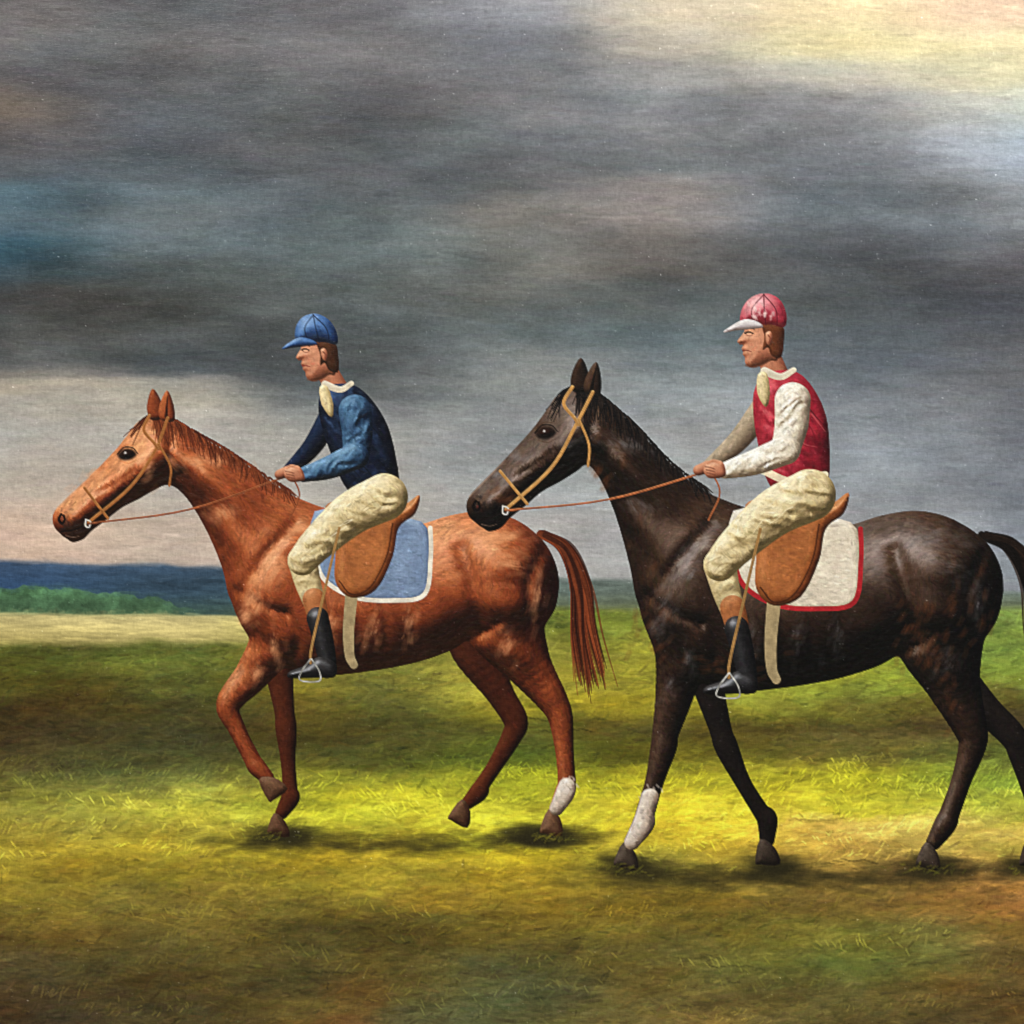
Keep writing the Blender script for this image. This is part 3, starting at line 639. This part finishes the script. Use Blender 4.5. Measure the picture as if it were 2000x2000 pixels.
def paint_figures(img, hm, ids):
    # ---------------- chestnut
    f = Fig(img, hm, ids, 371, 815, 2.0, 'c', make_bend(-2, 2))
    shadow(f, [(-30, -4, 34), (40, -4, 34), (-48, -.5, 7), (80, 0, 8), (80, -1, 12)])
    near = [[(-56,112,14,2),(-52,96,12),(-62,79,8.6),(-74,64,6.0),(-70,52,4.2),(-63,38,4.0),(-60,33,4.4),(-55,28,3.2),(-56,28,0),(-53,17,0)],
            [(60,126,24,2),(60,106,20),(71,85,12),(84,66,7.4),(88,57,6.0),(90,40,4.4),(91,26,4.4),(90,21,4.8),(86,13,3.4),(85,11,0),(79,1.5,0)]]
    far = [[(-52,98,11),(-50,84,7.6),(-47,62,5),(-46,52,5.2),(-45,36,3.6),(-44,22,3.7),(-44,18,4.6),(-48,11,3.3),(-49,9,0),(-54,1,0)],
           [(48,108,17),(46,92,12),(58,70,7),(66,56,6),(64,48,5),(56,34,3.8),(50,25,3.8),(48,21,4.6),(43,16,3.3),(42,15,0),(34,8,0)]]
    hoofs = [(30,16,10),(62,38,24),(104,72,50),(150,112,84)]
    draw_horse(f, near, far, CHESTNUT, CHESTNUT_OFF, .20, [[(91,24,4.0),(90,20,4.6),(86,13,3.4)]],
               [(79,147),(90,140),(97,122),(99,100),(103,78)], hoofs)
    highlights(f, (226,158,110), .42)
    draw_mane(f, [(74,30,15),(96,44,22),(120,58,30)])
    draw_head_details(f, (44,34,32), CHESTNUT, (150,92,46), (206,160,98), (52,28,16))
    BLUEJ = [(5,6,11),(9,12,20),(15,21,35),(26,39,64),(58,86,124)]
    BLUES = [(8,13,22),(17,29,46),(36,60,86),(74,110,142),(140,176,204)]
    BLUEC = [(9,16,34),(18,34,66),(36,64,108),(74,110,160),(160,186,214)]
    reins(f, (-43.5,176), (128,66,36), (196,128,84), 5)
    draw_rider(f, BLUEJ, BLUES, BLUEC, BLUEC, BLUEJ, [(40,52,76),(74,92,122),(124,144,172),(168,186,206)], (222,214,196), [(30,16,10),(58,32,18),(92,54,30)], lean=.20)
    grass_over(f, [(-54,1),(79,1),(85,0)])
    # ---------------- dark horse, nearer
    f = Fig(img, hm, ids, 786, 846, 2.2, 'd', make_bend(6, -8))
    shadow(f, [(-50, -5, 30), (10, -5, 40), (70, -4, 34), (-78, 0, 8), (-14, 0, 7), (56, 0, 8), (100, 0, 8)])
    near = [[(-58,112,14,2),(-55,96,12),(-58,77,8.6),(-62,60,6.0),(-63,53,5.8),(-67,38,4.2),(-71,24,4.2),(-72,19,4.8),(-77,11,3.4),(-78,9,0),(-84,1,0)],
            [(62,126,25,2),(59,106,21),(65,83,12.5),(73,62,7.6),(74,54,6.2),(69,38,4.5),(64,24,4.5),(62,19,5),(57,11,3.5),(56,9,0),(50,1,0)]]
    far = [[(-46,98,11),(-44,84,7.6),(-38,62,5),(-35,53,5.2),(-28,38,3.6),(-20,25,3.7),(-17,21,4.6),(-17,12,3.3),(-17,11,0),(-21,1.5,0)],
           [(56,106,17),(60,92,11),(78,72,7),(92,58,6),(95,50,5),(99,36,3.8),(103,24,3.8),(103,20,4.7),(101,12,3.3),(101,10,0),(96,1,0)]]
    hoofs = [(16,12,10),(36,28,22),(66,54,44),(112,98,84)]
    draw_horse(f, near, far, BLACKBAY, BLACKBAY_OFF, .34, [[(-69,31,3.8),(-71,24,4.0),(-72,19,4.6),(-77,11,3.4)]],
               [(79,147),(92,142),(101,126),(104,104),(110,80)], hoofs)
    # warm brown on muzzle, flank and gaskin
    for (x, y, a, n, sx, sy) in ((-66,108,60,26,6,8),(52,100,70,40,6,9),(64,80,70,16,3,8),(-140,160,40,14,4,3),(-94,172,60,16,4,6),(70,118,70,24,7,9),(-30,90,0,22,18,4)):
        f.dabs([(rng.normal(x, sx), rng.normal(y, sy), a + rng.normal(0, 14)) for _ in range(n)], (108,58,30), 16, 6, .20, .5)
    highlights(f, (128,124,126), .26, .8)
    draw_mane(f, [(10,9,10),(20,16,15),(36,28,24)])
    draw_head_details(f, (18,16,17), BLACKBAY, (176,128,70), (230,196,136), (60,30,18))
    REDJ = [(44,8,14),(86,14,24),(134,26,40),(170,46,58),(208,104,104)]
    SLEEVE = [(86,72,60),(146,130,110),(206,194,172),(232,224,206),(248,244,232)]
    CAPR = [(70,14,24),(118,28,42),(160,52,66),(200,112,118),(236,200,196)]
    reins(f, (-42,176), (150,84,48), (222,160,110), 4)
    draw_rider(f, REDJ, SLEEVE, CAPR, [(92,80,80),(150,138,138),(206,198,196),(236,230,226)], [(60,46,36),(104,86,68),(160,142,116),(206,190,164)],
               [(120,104,84),(176,160,136),(220,208,186),(242,234,218)], (166,34,40), [(40,18,10),(84,42,22),(124,68,38)], lean=.04, band=(222,208,176))
    f.dabs([(rng.uniform(-26, -13.5), rng.uniform(243.5, 250), rng.choice([95, 60, 120]) + rng.normal(0, 12)) for _ in range(20)], (232,206,198), 7, 3, .45)
    grass_over(f, [(-84,1),(-78,0),(50,1),(56,0),(96,0)])
    return img, hm, ids

def finish(img, hm):
    """thread of the canvas telling through thin paint, and tiny highlights on the weave painted in as pale specks"""
    N = NPX
    g = noise(N / 3, N / 2.2, octs=2) * .5 + .5 * resize(rng.normal(0, 1, (N, N // 4)).astype(np.float32), N, N) * .35 + .35 * resize(rng.normal(0, 1, (N // 5, N)).astype(np.float32), N, N) * .6
    g += rng.normal(0, .35, (N, N)).astype(np.float32) * .6
    img = np.clip(img + .75 * (img - blur(img, 1.1)), .01, 1)
    lum = img.mean(2)
    img = img * (1 + .065 * g[..., None]) + (.018 * g * (1 - lum))[..., None]
    n = 2600; x = rng.integers(1, N - 2, n); y = (rng.random(n) ** 1.25 * (N - 4)).astype(int) + 1  # speck highlights of the weave, added straight to the pigment colour
    v = rng.uniform(.03, .16, n) * (rng.random(n) < .9) + rng.uniform(0, .25, n) * (rng.random(n) < .08)
    for i in range(n):
        img[y[i], x[i]] += v[i]
        if rng.random() < .5: img[y[i], x[i] + 1] += v[i] * .7
        if rng.random() < .3: img[y[i] + 1, x[i]] += v[i] * .6
    return np.clip(img, .012, .98), hm + .02 * g
# ---------------------------------------------------------------- paint it
_ref, ids = background()
img, hm = paint_background(_ref, ids)
img, hm, ids = paint_figures(img, hm, ids)
img, hm = finish(img, hm)

# ---------------------------------------------------------------- materials
def paint_material():
    m = bpy.data.materials.new('oil_paint'); m.use_nodes = True; nt = m.node_tree; N = nt.nodes; Lk = nt.links
    b = N['Principled BSDF']; b.inputs['Roughness'].default_value = .48; b.inputs['Specular IOR Level'].default_value = .16
    at = N.new('ShaderNodeAttribute'); at.attribute_name = 'pigment'
    tc = N.new('ShaderNodeTexCoord')
    def thread(sx, sz):
        mp = N.new('ShaderNodeMapping'); mp.inputs['Scale'].default_value = (sx, 1, sz)
        nz = N.new('ShaderNodeTexNoise'); nz.inputs['Scale'].default_value = 1; nz.inputs['Detail'].default_value = 2
        Lk.new(tc.outputs['Object'], mp.inputs[0]); Lk.new(mp.outputs[0], nz.inputs['Vector']); return nz
    a = thread(160, 620); c = thread(620, 160)
    mx = N.new('ShaderNodeMath'); mx.operation = 'MAXIMUM'; Lk.new(a.outputs[0], mx.inputs[0]); Lk.new(c.outputs[0], mx.inputs[1])
    bp = N.new('ShaderNodeBump'); bp.inputs['Strength'].default_value = .55; bp.inputs['Distance'].default_value = .0006
    Lk.new(mx.outputs[0], bp.inputs['Height']); Lk.new(bp.outputs[0], b.inputs['Normal'])
    # varnish: gloss comes and goes
    vz = N.new('ShaderNodeTexNoise'); vz.inputs['Scale'].default_value = 5; vz.inputs['Detail'].default_value = 3; Lk.new(tc.outputs['Object'], vz.inputs['Vector'])
    mr = N.new('ShaderNodeMapRange'); mr.inputs['To Min'].default_value = .30; mr.inputs['To Max'].default_value = .50; Lk.new(vz.outputs[0], mr.inputs['Value']); Lk.new(mr.outputs[0], b.inputs['Roughness'])
    Lk.new(at.outputs['Color'], b.inputs['Base Color'])
    return m
def plain(name, col, rough=.8, grain=900):
    m = bpy.data.materials.new(name); m.use_nodes = True; nt = m.node_tree; b = nt.nodes['Principled BSDF']
    nz = nt.nodes.new('ShaderNodeTexNoise'); nz.inputs['Scale'].default_value = grain
    cr = nt.nodes.new('ShaderNodeMix'); cr.data_type = 'RGBA'
    cr.inputs[6].default_value = (*[c * .8 for c in col], 1); cr.inputs[7].default_value = (*col, 1)
    nt.links.new(nz.outputs[0], cr.inputs[0]); nt.links.new(cr.outputs[2], b.inputs['Base Color']); b.inputs['Roughness'].default_value = rough
    return m
M_PAINT = paint_material(); M_LINEN = plain('linen', (.42, .36, .26))

# ---------------------------------------------------------------- the paint film as meshes
col_lin = np.where(img <= .04045, img / 12.92, ((img + .055) / 1.055) ** 2.4).astype(np.float32)
N = NPX
side = FRAME * (1000 + 2 * MARG) / 1000
jj, ii = np.meshgrid(np.arange(N), np.arange(N))
VX = ((jj + .5) / N - .5) * side; VZ = (.5 - (ii + .5) / N) * side
VY = -(.0004 + .00050 * np.clip(blur(hm, .6), 0, 1.6))
fid = ids[:-1, :-1].copy()

def link(o, parent=None):
    scene.collection.objects.link(o); o.parent = parent; return o
root = link(bpy.data.objects.new('oil_painting', None)); root.location = (0, 0, 1.5)
root['label'] = 'oil painting of two riders on a chestnut and a dark horse under a stormy sky'; root['category'] = 'painting'

def film(name, mask, parent, label=None):
    r, c = np.nonzero(mask)
    if len(r) == 0: return None
    q = np.stack([r * N + c, (r + 1) * N + c, (r + 1) * N + c + 1, r * N + c + 1], 1)
    u, inv = np.unique(q, return_inverse=True); inv = inv.reshape(-1)
    me = bpy.data.meshes.new(name)
    co = np.stack([VX.ravel()[u], VY.ravel()[u], VZ.ravel()[u]], 1).astype(np.float32)
    me.vertices.add(len(u)); me.vertices.foreach_set('co', co.ravel())
    me.loops.add(len(inv)); me.loops.foreach_set('vertex_index', inv.astype(np.int32))
    nf = len(r); me.polygons.add(nf)
    me.polygons.foreach_set('loop_start', np.arange(0, nf * 4, 4, dtype=np.int32)); me.polygons.foreach_set('loop_total', np.full(nf, 4, np.int32))
    me.polygons.foreach_set('use_smooth', np.ones(nf, bool))
    a = me.attributes.new('pigment', 'FLOAT_COLOR', 'POINT')
    a.data.foreach_set('color', np.column_stack([col_lin.reshape(-1, 3)[u], np.ones(len(u), np.float32)]).astype(np.float32).ravel())
    me.update(calc_edges=True); me.materials.append(M_PAINT)
    o = link(bpy.data.objects.new(name, me), parent)
    if label: o['label'] = label
    return o

def pieces(mask, least=25):
    """separate patches of one painted area"""
    left = {(int(a), int(b)) for a, b in zip(*np.nonzero(mask))}; out = []
    while left:
        st = [left.pop()]; comp = list(st)
        while st:
            a, b = st.pop()
            for d in ((a + 1, b), (a - 1, b), (a, b + 1), (a, b - 1), (a + 1, b + 1), (a - 1, b - 1), (a + 1, b - 1), (a - 1, b + 1)):
                if d in left: left.remove(d); st.append(d); comp.append(d)
        out.append(comp)
    out.sort(key=len, reverse=True)
    big = [c for c in out if len(c) >= least] or out[:1]
    for c in out[len(big):]:
        p = c[0]; k = min(range(len(big)), key=lambda i: abs(big[i][0][0] - p[0]) + abs(big[i][0][1] - p[1])); big[k] += c
    res = []
    for c in big:
        m = np.zeros(mask.shape, bool); a = np.array(c); m[a[:, 0], a[:, 1]] = True; res.append(m)
    return res

film('painted_sky', fid == ID['sky'], root, 'dark grey storm clouds with a cream light breaking at upper right')
for m in pieces(fid == ID['hills'], 60): film('painted_hills', m, root, 'blue distant hills along the horizon')
film('painted_treeline', fid == ID['trees'], root, 'low green line of trees below the hills')
film('painted_sand_strip', fid == ID['sand'], root, 'pale sandy strip of ground behind the turf')
film('painted_turf', fid == ID['turf'], root, 'yellow green turf with darker brown bands')

WHO = {'c': ('chestnut horse facing left with blue saddle cloth', 'rider in blue jacket and blue cap on chestnut horse'),
       'd': ('black brown horse facing left with one white foreleg sock', 'rider in red waistcoat, cream sleeves and red cap on dark horse')}
for h, (lh, lr) in WHO.items():
    I = lambda *n: np.isin(fid, [ID[h + '_' + k] for k in n])
    horse = film('painted_horse', I('horse', 'sock', 'eye'), root, lh)
    for k, nm in (('mane', 'mane'), ('tail', 'tail'), ('bridle', 'bridle'), ('reins', 'reins'), ('saddle', 'saddle'), ('cloth', 'saddle_cloth'), ('girth', 'girth'), ('stirrup', 'stirrup')):
        film(nm, I(k), horse)
    for m in pieces(I('hoof')): film('hoof', m, horse)
    rider = film('painted_rider', I('face'), root, lr)
    for m in pieces(I('hand'), 15): film('hand', m, rider)
    for k, nm in (('hair', 'hair'), ('cap', 'cap'), ('jacket', 'jacket'), ('breeches', 'breeches'), ('boot', 'boot'), ('collar', 'collar')):
        film(nm, I(k), rider)
    for m in pieces(I('sleeve'), 200): film('sleeve', m, rider)

# ---------------------------------------------------------------- the stretched canvas under the paint
import bmesh
bm = bmesh.new()
bmesh.ops.create_cube(bm, size=1)
for v in bm.verts: v.co = (v.co.x * side * .9991, v.co.y * .022 + .0114, v.co.z * side * .9991)
bmesh.ops.bevel(bm, geom=bm.edges[:], offset=.002, segments=2, affect='EDGES')
me = bpy.data.meshes.new('canvas'); bm.to_mesh(me); bm.free(); me.materials.append(M_LINEN)
link(bpy.data.objects.new('canvas', me), root)
